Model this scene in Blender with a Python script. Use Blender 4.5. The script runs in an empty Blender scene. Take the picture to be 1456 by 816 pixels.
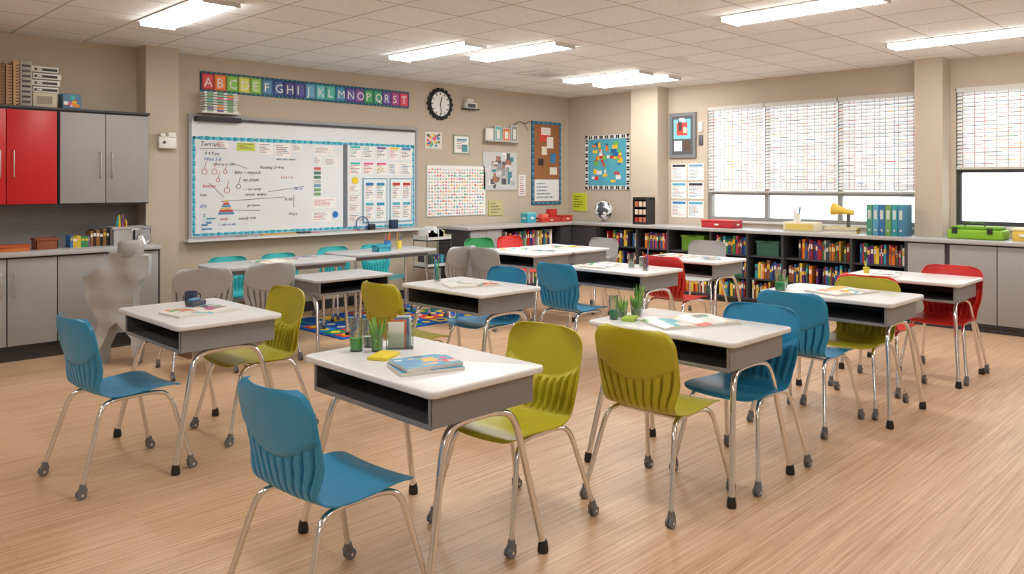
import bpy, bmesh, math, random
from mathutils import Vector, Matrix
random.seed(7)
XR, YB, HC = 9.47, 8.2, 2.85     # window wall, whiteboard wall, ceiling height
XL, YF = -2.5, -2.5

def C(r, g, b):
    f = lambda c: (c/255/12.92) if c/255 <= 0.04045 else ((c/255+0.055)/1.055)**2.4
    return (f(r), f(g), f(b), 1.0)

# ------------------------------------------------------------------ materials
def newmat(name):
    m = bpy.data.materials.new(name); m.use_nodes = True
    return m, m.node_tree, m.node_tree.nodes['Principled BSDF']

def simple(name, col, rough=0.5, metal=0.0, noise=0.0, nscale=30, bump=0.0, spec=0.5, trans=0.0):
    m, nt, b = newmat(name)
    b.inputs['Base Color'].default_value = col
    b.inputs['Roughness'].default_value = rough
    b.inputs['Metallic'].default_value = metal
    b.inputs['Specular IOR Level'].default_value = spec
    b.inputs['Transmission Weight'].default_value = trans
    if noise or bump:
        tc = nt.nodes.new('ShaderNodeTexCoord'); n = nt.nodes.new('ShaderNodeTexNoise')
        n.inputs['Scale'].default_value = nscale; n.inputs['Detail'].default_value = 4
        nt.links.new(tc.outputs['Object'], n.inputs['Vector'])
        if noise:
            mx = nt.nodes.new('ShaderNodeMix'); mx.data_type = 'RGBA'
            mx.inputs[6].default_value = tuple(c*(1-noise) for c in col[:3])+(1,)
            mx.inputs[7].default_value = tuple(min(1, c*(1+noise)) for c in col[:3])+(1,)
            nt.links.new(n.outputs['Fac'], mx.inputs[0]); nt.links.new(mx.outputs[2], b.inputs['Base Color'])
        if bump:
            bp = nt.nodes.new('ShaderNodeBump'); bp.inputs['Strength'].default_value = bump
            bp.inputs['Distance'].default_value = 0.002
            nt.links.new(n.outputs['Fac'], bp.inputs['Height']); nt.links.new(bp.outputs[0], b.inputs['Normal'])
    return m

def attr_mat(name, rough=0.5, spec=0.4):
    m, nt, b = newmat(name)
    a = nt.nodes.new('ShaderNodeAttribute'); a.attribute_name = 'Col'
    nt.links.new(a.outputs['Color'], b.inputs['Base Color'])
    b.inputs['Roughness'].default_value = rough
    b.inputs['Specular IOR Level'].default_value = spec
    return m

PAINT = attr_mat('painted_colour', 0.55)
GLOSS = attr_mat('glossy_print', 0.25)
CHROME = simple('chrome_tube', (0.80, 0.80, 0.82, 1), 0.14, 1.0)
CASTER = simple('caster_grey_rubber', C(112, 114, 120), 0.5)
BLACK = simple('black_rubber', C(32, 32, 34), 0.5)
TOPW = simple('white_laminate', C(226, 227, 229), 0.3, noise=0.02, nscale=60)
TOPG = simple('grey_laminate', C(180, 181, 183), 0.35, noise=0.04, nscale=60)
BOXG = simple('grey_powdercoat', C(138, 138, 141), 0.45, noise=0.05, nscale=120)
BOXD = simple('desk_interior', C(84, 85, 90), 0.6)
CABG = simple('cabinet_grey', C(156, 155, 154), 0.5, noise=0.03, nscale=12)
CABR = simple('cabinet_red', C(198, 28, 30), 0.4, noise=0.03, nscale=12)
CABK = simple('cabinet_charcoal', C(60, 60, 65), 0.55)
COUNTER = simple('counter_stone', C(178, 178, 178), 0.35, noise=0.08, nscale=90)
STEEL = simple('brushed_steel', (0.62, 0.62, 0.63, 1), 0.3, 1.0)
BOARD = simple('whiteboard_enamel', C(232, 236, 241), 0.2)
GLASS = simple('clear_acrylic', C(235, 245, 240), 0.04, trans=1.0)
WALL = simple('wall_tan_paint', C(194, 181, 163), 0.8, noise=0.03, nscale=3, bump=0.08)
WOOD = simple('walnut_wood', C(130, 96, 70), 0.5, noise=0.2, nscale=14)
SHELL = {k: simple('plastic_'+k, c, 0.33, noise=0.03, nscale=8, bump=0.02) for k, c in {
    'blue': C(44, 142, 188), 'lime': C(184, 175, 44), 'red': C(210, 48, 44),
    'teal': C(58, 180, 186), 'grey': C(168, 169, 171), 'green': C(40, 140, 80)}.items()}

def emis(name, col, s):
    m, nt, b = newmat(name)
    b.inputs['Base Color'].default_value = (0.8, 0.8, 0.8, 1)
    b.inputs['Emission Color'].default_value = col
    b.inputs['Emission Strength'].default_value = s
    return m
LAMP = emis('fluorescent_lens', (1.0, 0.985, 0.95, 1), 27)

# floor: narrow light-oak strips
def floor_mat():
    m, nt, b = newmat('oak_strip_floor'); N = nt.nodes; L = nt.links
    tc = N.new('ShaderNodeTexCoord')
    br = N.new('ShaderNodeTexBrick'); br.offset = 0.37; br.offset_frequency = 2
    br.inputs['Scale'].default_value = 1; br.inputs['Brick Width'].default_value = 1.3
    br.inputs['Row Height'].default_value = 0.06; br.inputs['Mortar Size'].default_value = 0.0014
    br.inputs['Mortar Smooth'].default_value = 0.3
    br.inputs['Color1'].default_value = C(208, 172, 136); br.inputs['Color2'].default_value = C(190, 152, 116)
    br.inputs['Mortar'].default_value = C(140, 104, 74)
    L.new(tc.outputs['Object'], br.inputs['Vector'])
    mp = N.new('ShaderNodeMapping'); mp.inputs['Scale'].default_value = (1.6, 66, 1)
    L.new(tc.outputs['Object'], mp.inputs['Vector'])
    n = N.new('ShaderNodeTexNoise'); n.inputs['Scale'].default_value = 1; n.inputs['Detail'].default_value = 6
    n.inputs['Roughness'].default_value = 0.62
    L.new(mp.outputs[0], n.inputs['Vector'])
    cr = N.new('ShaderNodeValToRGB'); cr.color_ramp.elements[0].position = 0.34; cr.color_ramp.elements[1].position = 0.68
    cr.color_ramp.elements[0].color = C(172, 126, 86); cr.color_ramp.elements[1].color = C(236, 210, 178)
    L.new(n.outputs['Fac'], cr.inputs[0])
    mx = N.new('ShaderNodeMix'); mx.data_type = 'RGBA'; mx.inputs[0].default_value = 0.52
    L.new(br.outputs['Color'], mx.inputs[6]); L.new(cr.outputs[0], mx.inputs[7])
    L.new(mx.outputs[2], b.inputs['Base Color'])
    b.inputs['Roughness'].default_value = 0.38
    bp = N.new('ShaderNodeBump'); bp.inputs['Strength'].default_value = 0.15; bp.inputs['Distance'].default_value = 0.001
    L.new(n.outputs['Fac'], bp.inputs['Height']); L.new(bp.outputs[0], b.inputs['Normal'])
    return m

def ceil_mat():
    m, nt, b = newmat('ceiling_tile'); N = nt.nodes; L = nt.links
    tc = N.new('ShaderNodeTexCoord')
    br = N.new('ShaderNodeTexBrick'); br.offset = 0.0; br.squash = 1
    br.inputs['Scale'].default_value = 1; br.inputs['Brick Width'].default_value = 0.6
    br.inputs['Row Height'].default_value = 0.6; br.inputs['Mortar Size'].default_value = 0.008
    br.inputs['Mortar Smooth'].default_value = 0.0
    br.inputs['Color1'].default_value = C(250, 250, 250); br.inputs['Color2'].default_value = C(243, 243, 243)
    br.inputs['Mortar'].default_value = C(188, 186, 184)
    L.new(tc.outputs['Object'], br.inputs['Vector'])
    n = N.new('ShaderNodeTexNoise'); n.inputs['Scale'].default_value = 55; n.inputs['Detail'].default_value = 6
    L.new(tc.outputs['Object'], n.inputs['Vector'])
    cr = N.new('ShaderNodeValToRGB'); cr.color_ramp.elements[0].position = 0.35; cr.color_ramp.elements[1].position = 0.5
    cr.color_ramp.elements[0].color = (0.84, 0.84, 0.84, 1); cr.color_ramp.elements[1].color = (1, 1, 1, 1)
    L.new(n.outputs['Fac'], cr.inputs[0])
    mx = N.new('ShaderNodeMix'); mx.data_type = 'RGBA'; mx.blend_type = 'MULTIPLY'; mx.inputs[0].default_value = 0.7
    L.new(br.outputs['Color'], mx.inputs[6]); L.new(cr.outputs[0], mx.inputs[7])
    L.new(mx.outputs[2], b.inputs['Base Color']); b.inputs['Roughness'].default_value = 0.9
    return m

def blind_mat():
    m, nt, b = newmat('blind_slat'); N = nt.nodes; L = nt.links
    a = N.new('ShaderNodeAttribute'); a.attribute_name = 'Col'
    L.new(a.outputs['Color'], b.inputs['Base Color']); b.inputs['Roughness'].default_value = 0.5
    t = N.new('ShaderNodeBsdfTranslucent'); L.new(a.outputs['Color'], t.inputs['Color'])
    ms = N.new('ShaderNodeMixShader'); ms.inputs[0].default_value = 0.25
    L.new(b.outputs[0], ms.inputs[1]); L.new(t.outputs[0], ms.inputs[2])
    L.new(ms.outputs[0], N['Material Output'].inputs['Surface'])
    return m
FLOOR = floor_mat(); CEIL = ceil_mat(); BLIND = blind_mat()

# ------------------------------------------------------------------ mesh builder
def fillet(pts, d, n=6):
    pts = [Vector(p) for p in pts]; out = [pts[0]]
    for i in range(1, len(pts)-1):
        a, p, c = pts[i-1], pts[i], pts[i+1]
        da = min(d, (a-p).length*0.49); dc = min(d, (c-p).length*0.49)
        A = p+(a-p).normalized()*da; B = p+(c-p).normalized()*dc
        for k in range(n+1):
            t = k/n; out.append(A*(1-t)**2+p*2*t*(1-t)+B*t*t)
    out.append(pts[-1]); return out

class MB:
    def __init__(s): s.v = []; s.f = []; s.m = []; s.c = []; s.s = []
    def add(s, vs, fs, mat=0, col=(1, 1, 1, 1), smooth=False, M=None):
        o = len(s.v)
        for p in vs:
            p = Vector(p); s.v.append(M @ p if M else p)
        for k, f in enumerate(fs):
            s.f.append(tuple(i+o for i in f)); s.m.append(mat)
            s.c.append(col[k] if isinstance(col, list) else col); s.s.append(smooth)
    def box(s, x0, x1, y0, y1, z0, z1, mat=0, col=(1, 1, 1, 1), bev=0, M=None, seg=2):
        if x0 > x1: x0, x1 = x1, x0
        if y0 > y1: y0, y1 = y1, y0
        if z0 > z1: z0, z1 = z1, z0
        if bev:
            bm = bmesh.new(); bmesh.ops.create_cube(bm, size=1)
            for v in bm.verts:
                v.co = Vector(((x0+x1)/2+v.co.x*(x1-x0), (y0+y1)/2+v.co.y*(y1-y0), (z0+z1)/2+v.co.z*(z1-z0)))
            bmesh.ops.bevel(bm, geom=bm.edges[:], offset=bev, segments=seg, affect='EDGES', profile=0.5)
            s.bm(bm, mat, col, True, M); return
        vs = [(x0, y0, z0), (x1, y0, z0), (x1, y1, z0), (x0, y1, z0), (x0, y0, z1), (x1, y0, z1), (x1, y1, z1), (x0, y1, z1)]
        s.add(vs, [(0, 3, 2, 1), (4, 5, 6, 7), (0, 1, 5, 4), (1, 2, 6, 5), (2, 3, 7, 6), (3, 0, 4, 7)], mat, col, False, M)
    def bm(s, bm, mat, col, smooth, M=None):
        bm.verts.index_update()
        s.add([v.co.copy() for v in bm.verts], [tuple(v.index for v in f.verts) for f in bm.faces], mat, col, smooth, M); bm.free()
    def slab(s, cx, cy, z0, z1, sx, sy, r, br, mat=0, col=(1, 1, 1, 1)):
        bm = bmesh.new(); pts = []
        for (qx, qy, a0) in ((1, 1, 0), (-1, 1, 90), (-1, -1, 180), (1, -1, 270)):
            for k in range(7):
                a = math.radians(a0+k*15)
                pts.append((cx+qx*(sx/2-r)+r*math.cos(a), cy+qy*(sy/2-r)+r*math.sin(a)))
        f = bm.faces.new([bm.verts.new((p[0], p[1], z0)) for p in pts])
        e = bmesh.ops.extrude_face_region(bm, geom=[f])
        for v in e['geom']:
            if isinstance(v, bmesh.types.BMVert): v.co.z = z1
        bmesh.ops.recalc_face_normals(bm, faces=bm.faces[:])
        ed = [x for x in bm.edges if abs(x.verts[0].co.z-x.verts[1].co.z) < 1e-6]
        bmesh.ops.bevel(bm, geom=ed, offset=br, segments=3, affect='EDGES', profile=0.5)
        s.bm(bm, mat, col, True)
    def tube(s, path, r, mat=0, col=(1, 1, 1, 1), seg=10, M=None):
        path = [Vector(p) for p in path]; vs = []; fs = []; n = len(path)
        t = (path[1]-path[0]).normalized(); up = Vector((0, 0, 1)) if abs(t.z) < 0.9 else Vector((1, 0, 0))
        a = t.cross(up).normalized(); b = t.cross(a).normalized()
        for i, p in enumerate(path):
            t2 = (path[min(i+1, n-1)]-path[max(i-1, 0)]).normalized()
            a = (a-t2*a.dot(t2)).normalized(); b = t2.cross(a)
            rr = r[i] if isinstance(r, (list, tuple)) else r
            for k in range(seg):
                an = 2*math.pi*k/seg; vs.append(p+a*math.cos(an)*rr+b*math.sin(an)*rr)
        for i in range(n-1):
            for k in range(seg):
                fs.append((i*seg+k, i*seg+(k+1) % seg, (i+1)*seg+(k+1) % seg, (i+1)*seg+k))
        fs.append(tuple(range(seg))[::-1]); fs.append(tuple((n-1)*seg+k for k in range(seg)))
        s.add(vs, fs, mat, col, True, M)
    def cyl(s, p0, p1, r, mat=0, col=(1, 1, 1, 1), seg=16, M=None): s.tube([p0, p1], r, mat, col, seg, M)
    def lathe(s, prof, cx, cy, mat=0, col=(1, 1, 1, 1), seg=24, M=None):
        vs = []; fs = []
        for (r, z) in prof:
            for k in range(seg):
                a = 2*math.pi*k/seg; vs.append((cx+r*math.cos(a), cy+r*math.sin(a), z))
        for i in range(len(prof)-1):
            for k in range(seg):
                fs.append((i*seg+k, i*seg+(k+1) % seg, (i+1)*seg+(k+1) % seg, (i+1)*seg+k))
        if prof[0][0] > 1e-5: fs.append(tuple(range(seg))[::-1])
        if prof[-1][0] > 1e-5: fs.append(tuple((len(prof)-1)*seg+k for k in range(seg)))
        s.add(vs, fs, mat, col, True, M)
    def text(s, body, size, loc, wall, col, mat=0, depth=0.0008, shear=0.0):
        cu = bpy.data.curves.new('t', 'FONT'); cu.body = body; cu.size = size; cu.extrude = depth
        cu.resolution_u = 2; cu.shear = shear
        ob = bpy.data.objects.new('t', cu); bpy.context.scene.collection.objects.link(ob)
        bpy.context.view_layer.update()
        me = ob.evaluated_get(bpy.context.evaluated_depsgraph_get()).to_mesh()
        R = Matrix.Rotation(math.radians(-90 if wall == 'R' else 0), 4, 'Z') @ Matrix.Rotation(math.radians(90), 4, 'X')
        M = Matrix.Translation(loc) @ R
        s.add([v.co.copy() for v in me.vertices], [tuple(p.vertices) for p in me.polygons], mat, col, False, M)
        ob.to_mesh_clear(); bpy.data.objects.remove(ob); bpy.data.curves.remove(cu)
    def mesh(s, name, mats):
        me = bpy.data.meshes.new(name); me.from_pydata([tuple(v) for v in s.v], [], s.f)
        for m in mats: me.materials.append(m)
        me.polygons.foreach_set('material_index', s.m); me.polygons.foreach_set('use_smooth', s.s)
        ca = me.color_attributes.new('Col', 'FLOAT_COLOR', 'CORNER'); data = []
        for p in me.polygons: data.extend(list(s.c[p.index])*p.loop_total)
        ca.data.foreach_set('color', data)
        me.update(); me.validate()
        if hasattr(me, 'set_sharp_from_angle'): me.set_sharp_from_angle(angle=math.radians(40))
        return me
    def obj(s, name, mats=None, loc=(0, 0, 0), rot=0):
        me = s.mesh(name, mats or [PAINT]); return put(name, me, loc, rot)

def put(name, me, loc=(0, 0, 0), rot=0, mat0=None):
    o = bpy.data.objects.new(name, me); bpy.context.scene.collection.objects.link(o)
    o.location = loc; o.rotation_euler = (0, 0, math.radians(rot))
    if mat0:
        o.material_slots[0].link = 'OBJECT'; o.material_slots[0].material = mat0
    return o

def sm(a, b, x):
    t = max(0, min(1, (x-a)/(b-a))); return t*t*(3-2*t)

# ------------------------------------------------------------------ room shell
b = MB(); b.box(XL-.2, XR+.2, YF-.2, YB+.2, -0.1, 0); b.obj('floor', [FLOOR])
b = MB(); b.box(XL-.2, XR+.2, YF-.2, YB+.2, HC, HC+.1); b.obj('ceiling', [CEIL])
b = MB(); b.box(XL-.2, XR+.2, YB, YB+.2, 0, HC); b.obj('wall_back', [WALL])
b = MB(); b.box(XL-.2, XL, YF, YB, 0, HC); b.obj('wall_left', [WALL])
b = MB(); b.box(XL-.2, XR+.2, YF-.2, YF, 0, HC); b.obj('wall_front', [WALL])
WINS = [(3.0, 5.69, 1.0, 2.53), (0.1, 2.63, 1.04, 2.53)]
b = MB(); b.box(XR, XR+.2, YF, YB, 0, 1.0); b.box(XR, XR+.2, YF, YB, 2.53, HC)
b.box(XR, XR+.2, 5.69, YB, 1.0, 2.53); b.box(XR, XR+.2, 2.63, 3.0, 1.0, 2.53); b.box(XR, XR+.2, YF, 0.1, 1.0, 2.53)
b.obj('wall_right', [WALL])
b = MB(); b.box(2.89, 3.21, 7.95, YB, 0, HC); b.obj('trim_1', [WALL])       # pilaster by cabinets
b = MB(); b.box(9.2, XR, 6.32, 6.78, 0.92, HC); b.obj('trim_2', [WALL])
b = MB(); b.box(9.2, XR, 2.68, 2.96, 0.92, HC); b.obj('trim_3', [WALL])
b = MB(); b.box(3.21, 6.77, YB-.02, YB, 0, .11, col=C(60, 60, 62)); b.obj('baseboard_back')

# windows + blinds
def window(i, y0, y1, h0, h1, mull, bl, framecol):
    b = MB(); f = 0.045; x0, x1 = XR+.04, XR+.10
    b.box(x0, x1, y0, y1, h0, h0+f, col=framecol); b.box(x0, x1, y0, y1, h1-f, h1, col=framecol)
    b.box(x0, x1, y0, y0+f, h0+f, h1-f, col=framecol); b.box(x0, x1, y1-f, y1, h0+f, h1-f, col=framecol)
    for m in mull: b.box(x0, x1, m-.025, m+.025, h0+f, h1-f, col=framecol)
    b.box(x0+.01, x1-.01, y0+f, y1-f, bl-.04, bl, col=framecol)
    b.box(XR-.03, XR+.04, y0-.02, y1+.02, h0-.03, h0, col=C(215, 212, 206), bev=.004)
    b.obj('window_%d' % i)
    cols = [C(214, 60, 50), C(226, 140, 40), C(80, 150, 80), C(220, 190, 50), C(70, 130, 190), C(150, 110, 80), C(200, 90, 80)]
    ed = [y0+.01]+sorted(mull)+[y1-.01]
    for k in range(len(ed)-1):
        a0, a1 = ed[k]+.010, ed[k+1]-.010
        b = MB(); b.box(XR-.03, XR+.025, a0, a1, h1-.05, h1-.002, col=C(232, 230, 226))
        z = h1-.07
        threads = [a0+(a1-a0)*(j+.5)/12+random.uniform(-.02, .02) for j in range(12)]
        w = 0.022; tl = math.radians(52); dx, dz = w*math.cos(tl), w*math.sin(tl); xc = XR-.004
        while z > bl+.02:
            y = a0
            b.add([(xc-dx, a0, z-dz), (xc-dx, a1, z-dz), (xc+dx, a1, z+dz), (xc+dx, a0, z+dz)], [(0, 1, 2, 3)], 0, C(*([random.randint(218, 238)]*3)))
            while y < a1-1e-4:
                y2 = min(a1, y+random.uniform(.015, .14))
                r = random.random()
                ec = random.choice(cols) if r < .42 else (C(128, 116, 100) if r < .8 else C(190, 185, 175))
                th = random.uniform(.0025, .0055)
                b.add([(xc-dx-.001, y, z-dz-th), (xc-dx-.001, y2, z-dz-th), (xc-dx-.001, y2, z-dz+th*.6), (xc-dx-.001, y, z-dz+th*.6)], [(0, 3, 2, 1)], 0, ec)
                y = y2
            z -= .041
        for t in threads: b.box(xc-dx-.004, xc-dx-.002, t-.002, t+.002, bl+.02, h1-.05, col=random.choice(cols+[C(170, 165, 160)]*4))
        b.box(xc-.02, xc+.015, a0, a1, bl-.005, bl+.018, col=C(215, 212, 206))
        b.obj('window_blind', [BLIND])
window(1, *WINS[0], [3.905, 4.85], 1.38, C(150, 150, 148))
window(2, *WINS[1], [1.3], 1.65, C(62, 64, 66))

# ceiling fixtures: lens shaped to hang lower, glowing sides added to brighten the ceiling
def fixture(x, y, w=.28, l=1.2):
    b = MB(); z = HC
    b.box(-w/2-.03, w/2+.03, -l/2-.03, l/2+.03, z-.008, z, 0, C(240, 240, 238))
    vs = []; pr = [(-w/2, z-.008), (-w/2+.02, z-.036), (w/2-.02, z-.036), (w/2, z-.008)]
    for s in (-1, 1):
        for (px, pz) in pr: vs.append((px, s*l/2, pz))
    b.add(vs, [(0, 1, 5, 4), (1, 2, 6, 5), (2, 3, 7, 6)], 1)
    for s in (-1, 1): b.box(-w/2-.004, w/2+.004, s*l/2, s*(l/2+.015), z-.041, z-.008, 0, C(215, 215, 213))
    for k in range(1, 12): b.box(-w/2+.02, w/2-.02, -l/2+l*k/12-.004, -l/2+l*k/12+.004, z-.041, z-.0365, 0, C(225, 225, 222))
    b.box(-.005, .005, -l/2, l/2, z-.041, z-.0365, 0, C(225, 225, 222))
    b.obj('ceiling_light', [PAINT, LAMP], (x, y, 0))
for (x, y) in [(2.57, 6.2), (5.1, 6.2), (5.72, 5.6), (5.85, 2.7), (8.08, 2.2), (7.83, 6.15), (8.45, 6.15),
               (2.57, 2.6), (-.8, 6.0), (-.8, 2.4), (2.57, -.9), (5.85, -.9), (8.08, -1.2), (-.8, -1.2)]:
    fixture(x, y)
b = MB()
b.box(-.3, .3, -.3, .3, HC-.012, HC, col=C(215, 214, 212))
for k in range(4): b.box(-.24+.05*k, .24-.05*k, -.24+.05*k, .24-.05*k, HC-.018-.004*k, HC-.012-.004*k, col=C(235-12*k, 234-12*k, 232-12*k))
b.obj('ceiling_air_vent', None, (7.1, 6.5, 0))
b = MB(); b.lathe([(.0, HC-.035), (.05, HC-.035), (.07, HC-.02), (.07, HC)], 0, 0, 0, C(230, 230, 228)); b.obj('smoke_detector', None, (7.3, 4.7, 0))

# ------------------------------------------------------------------ cabinets
def handle(b, x, y, z0, z1, mat):
    b.tube(fillet([(x, y, z0), (x, y-.03, z0), (x, y-.03, z1), (x, y, z1)], .012, 3), .005, mat)
b = MB()   # upper cabinets
for (x0, x1, mt) in [(.5, 1.28, 0), (1.29, 2.08, 1), (2.09, 2.865, 0)]:
    b.box(x0, x1, 7.82, YB, 1.30, 2.15, 2)
    xm = (x0+x1)/2
    for (a, c) in ((x0+.008, xm-.003), (xm+.003, x1-.008)): b.box(a, c, 7.80, 7.82, 1.315, 2.135, mt, bev=.003)
    handle(b, xm-.05, 7.80, 1.55, 1.78, 3); handle(b, xm+.05, 7.80, 1.55, 1.78, 3)
b.box(.5, 2.875, 7.80, YB, 2.15, 2.17, 2)
b.obj('wall_cabinet', [CABG, CABR, CABK, STEEL])
b = MB()   # base cabinets
b.box(.2, 2.88, 7.62, YB, 0, .12, 2); b.box(.2, 2.88, 7.57, YB, .12, .88, 2)
ds = [.4, .83, 1.25, 1.635, 2.01, 2.42, 2.86]
for i in range(len(ds)-1):
    b.box(ds[i]+.004, ds[i+1]-.004, 7.55, 7.57, .14, .865, 0, bev=.003)
    hx = ds[i]+.05 if i % 2 else ds[i+1]-.05
    handle(b, hx, 7.55, .55, .75, 3)
b.box(.2, 2.88, 7.52, YB, .88, .92, 1, bev=.006)
b.box(.2, 2.88, YB-.015, YB, .92, 1.30, 4)
b.obj('base_cabinet', [CABG, COUNTER, CABK, STEEL, BOXG])

BOOKC = [C(190, 40, 40), C(215, 120, 40), C(230, 200, 70), C(50, 130, 70), C(40, 90, 160), C(90, 50, 120), C(235, 230, 220),
         C(60, 60, 70), C(200, 70, 110), C(60, 160, 180), C(140, 90, 60), C(150, 30, 40), C(40, 60, 120), C(60, 90, 80)]
def books(a0, a1, z, depth_front, axis, maxh=.23, fill=.93, dep=.17):
    b = MB(); a = a0
    while a < a0+(a1-a0)*fill:
        t = random.uniform(.012, .036); h = maxh*random.uniform(.68, 1.0); d0 = random.uniform(0, .025)
        if a+t > a1: break
        if random.random() < .04: a += random.uniform(.03, .08); continue
        c = random.choice(BOOKC); lab = random.choice([C(240, 235, 225), C(230, 190, 60), random.choice(BOOKC)])
        if axis == 'y':
            b.box(depth_front+d0, depth_front+d0+dep, a, a+t-.001, z, z+h, 0, c)
            b.box(depth_front+d0-.0008, depth_front+d0, a+.002, a+t-.003, z+h*.55, z+h*.8, 0, lab)
        else:
            b.box(a, a+t-.001, depth_front+d0, depth_front+d0+dep, z, z+h, 0, c)
            b.box(a+.002, a+t-.003, depth_front+d0-.0008, depth_front+d0, z+h*.55, z+h*.8, 0, lab)
        a += t
    return b
SH = (.32, .60)
b = MB()                     # run under the whiteboard wall
b.box(6.8, 8.84, 7.65, YB, 0, .06, 0)
b.box(6.8, 6.83, 7.6, YB, .06, .88, 0)
b.box(6.83, 8.84, YB-.02, YB, .06, .88, 0)
b.box(6.83, 8.62, 7.6, YB-.02, .06, .08, 0)
for x in (7.42, 8.62): b.box(x-.012, x+.012, 7.6, YB-.02, .08, .88, 0)
b.box(6.83, 7.41, 7.62, YB-.02, .08, .88, 0)
for (a, c) in ((6.835, 7.115), (7.12, 7.405)): b.box(a, c, 7.60, 7.62, .085, .87, 1, bev=.003)
b.box(8.63, 8.84, 7.6, YB-.02, .06, .88, 0)
for z in SH: b.box(7.43, 8.61, 7.62, YB-.02, z-.01, z+.01, 0)
b.box(6.77, 8.84, 7.57, YB, .88, .92, 2, bev=.006)
b.obj('low_bookcase', [CABK, CABG, COUNTER])
b = MB()                     # run under the windows
divs = [7.12, 6.44, 5.93, 5.29, 4.78, 4.325, 3.517, 2.94]
b.box(8.92, XR, YF+.6, YB, 0, .06, 0)
b.box(XR-.02, XR, 2.94, YB, .06, .88, 0)
b.box(8.87, XR-.02, 2.94, 7.6, .06, .08, 0)
b.box(8.87, XR-.02, 7.12, YB, .08, .88, 0)
for d in divs: b.box(8.87, XR-.02, d-.014, d+.014, .08, .88, 0)
for z in SH: b.box(8.9, XR-.02, 2.95, 7.12, z-.01, z+.01, 0)
b.box(8.89, XR-.02, YF+.6, 2.926, .06, .88, 0)
dd = [2.926, 2.56, 2.52, 2.09, 1.66, 1.2, .74, .28, -.2, -.7, -1.2, -1.8]
for i in range(len(dd)-1):
    if dd[i]-dd[i+1] < .1: continue
    b.box(8.87, 8.89, dd[i+1]+.004, dd[i]-.004, .09, .865, 1, bev=.003)
b.box(8.842, XR, YF+.6, YB, .88, .92, 2, bev=.006)
b.obj('low_bookcase', [CABK, CABG, COUNTER])
for z in (.08, .33, .61):
    books(7.45, 8.58, z, 7.66, 'x', .22).obj('book_row')
for i in range(len(divs)-1):
    hi, lo = divs[i]-.02, divs[i+1]+.02
    for z in (.08, .33, .61):
        if i == 2 and z > .5: continue
        if i == 4 and z > .5: continue
        books(lo, hi, z, 8.91, 'y', .23, fill=random.uniform(.75, .96)).obj('book_row')
def bin_(name, cx, cy, z, sx, sy, sz, col, M=None):
    b = MB(); t = .006
    b.box(-sx/2, sx/2, -sy/2, sy/2, 0, t, 0, col)
    for (a, c, d, e) in ((-sx/2, -sx/2+t, -sy/2, sy/2), (sx/2-t, sx/2, -sy/2, sy/2), (-sx/2, sx/2, -sy/2, -sy/2+t), (-sx/2, sx/2, sy/2-t, sy/2)):
        b.box(a, c, d, e, t, sz, 0, col)
    b.box(-sx/2-.008, -sx/2, -sy/2-.008, sy/2+.008, sz-.02, sz, 0, col); b.box(sx/2, sx/2+.008, -sy/2-.008, sy/2+.008, sz-.02, sz, 0, col)
    b.box(-sx/2, sx/2, -sy/2-.008, -sy/2, sz-.02, sz, 0, col); b.box(-sx/2, sx/2, sy/2, sy/2+.008, sz-.02, sz, 0, col)
    b.box(-sx/2-.0095, -sx/2-.008, -sy/5, sy/5, sz-.016, sz-.006, 0, C(40, 40, 40))
    return b.obj(name, None, (cx, cy, z))
bin_('storage_bin', 9.1, 5.6, .61, .3, .34, .2, C(110, 160, 50))
bin_('storage_bin', 9.1, 4.55, .61, .3, .3, .18, C(60, 110, 95))

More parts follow.
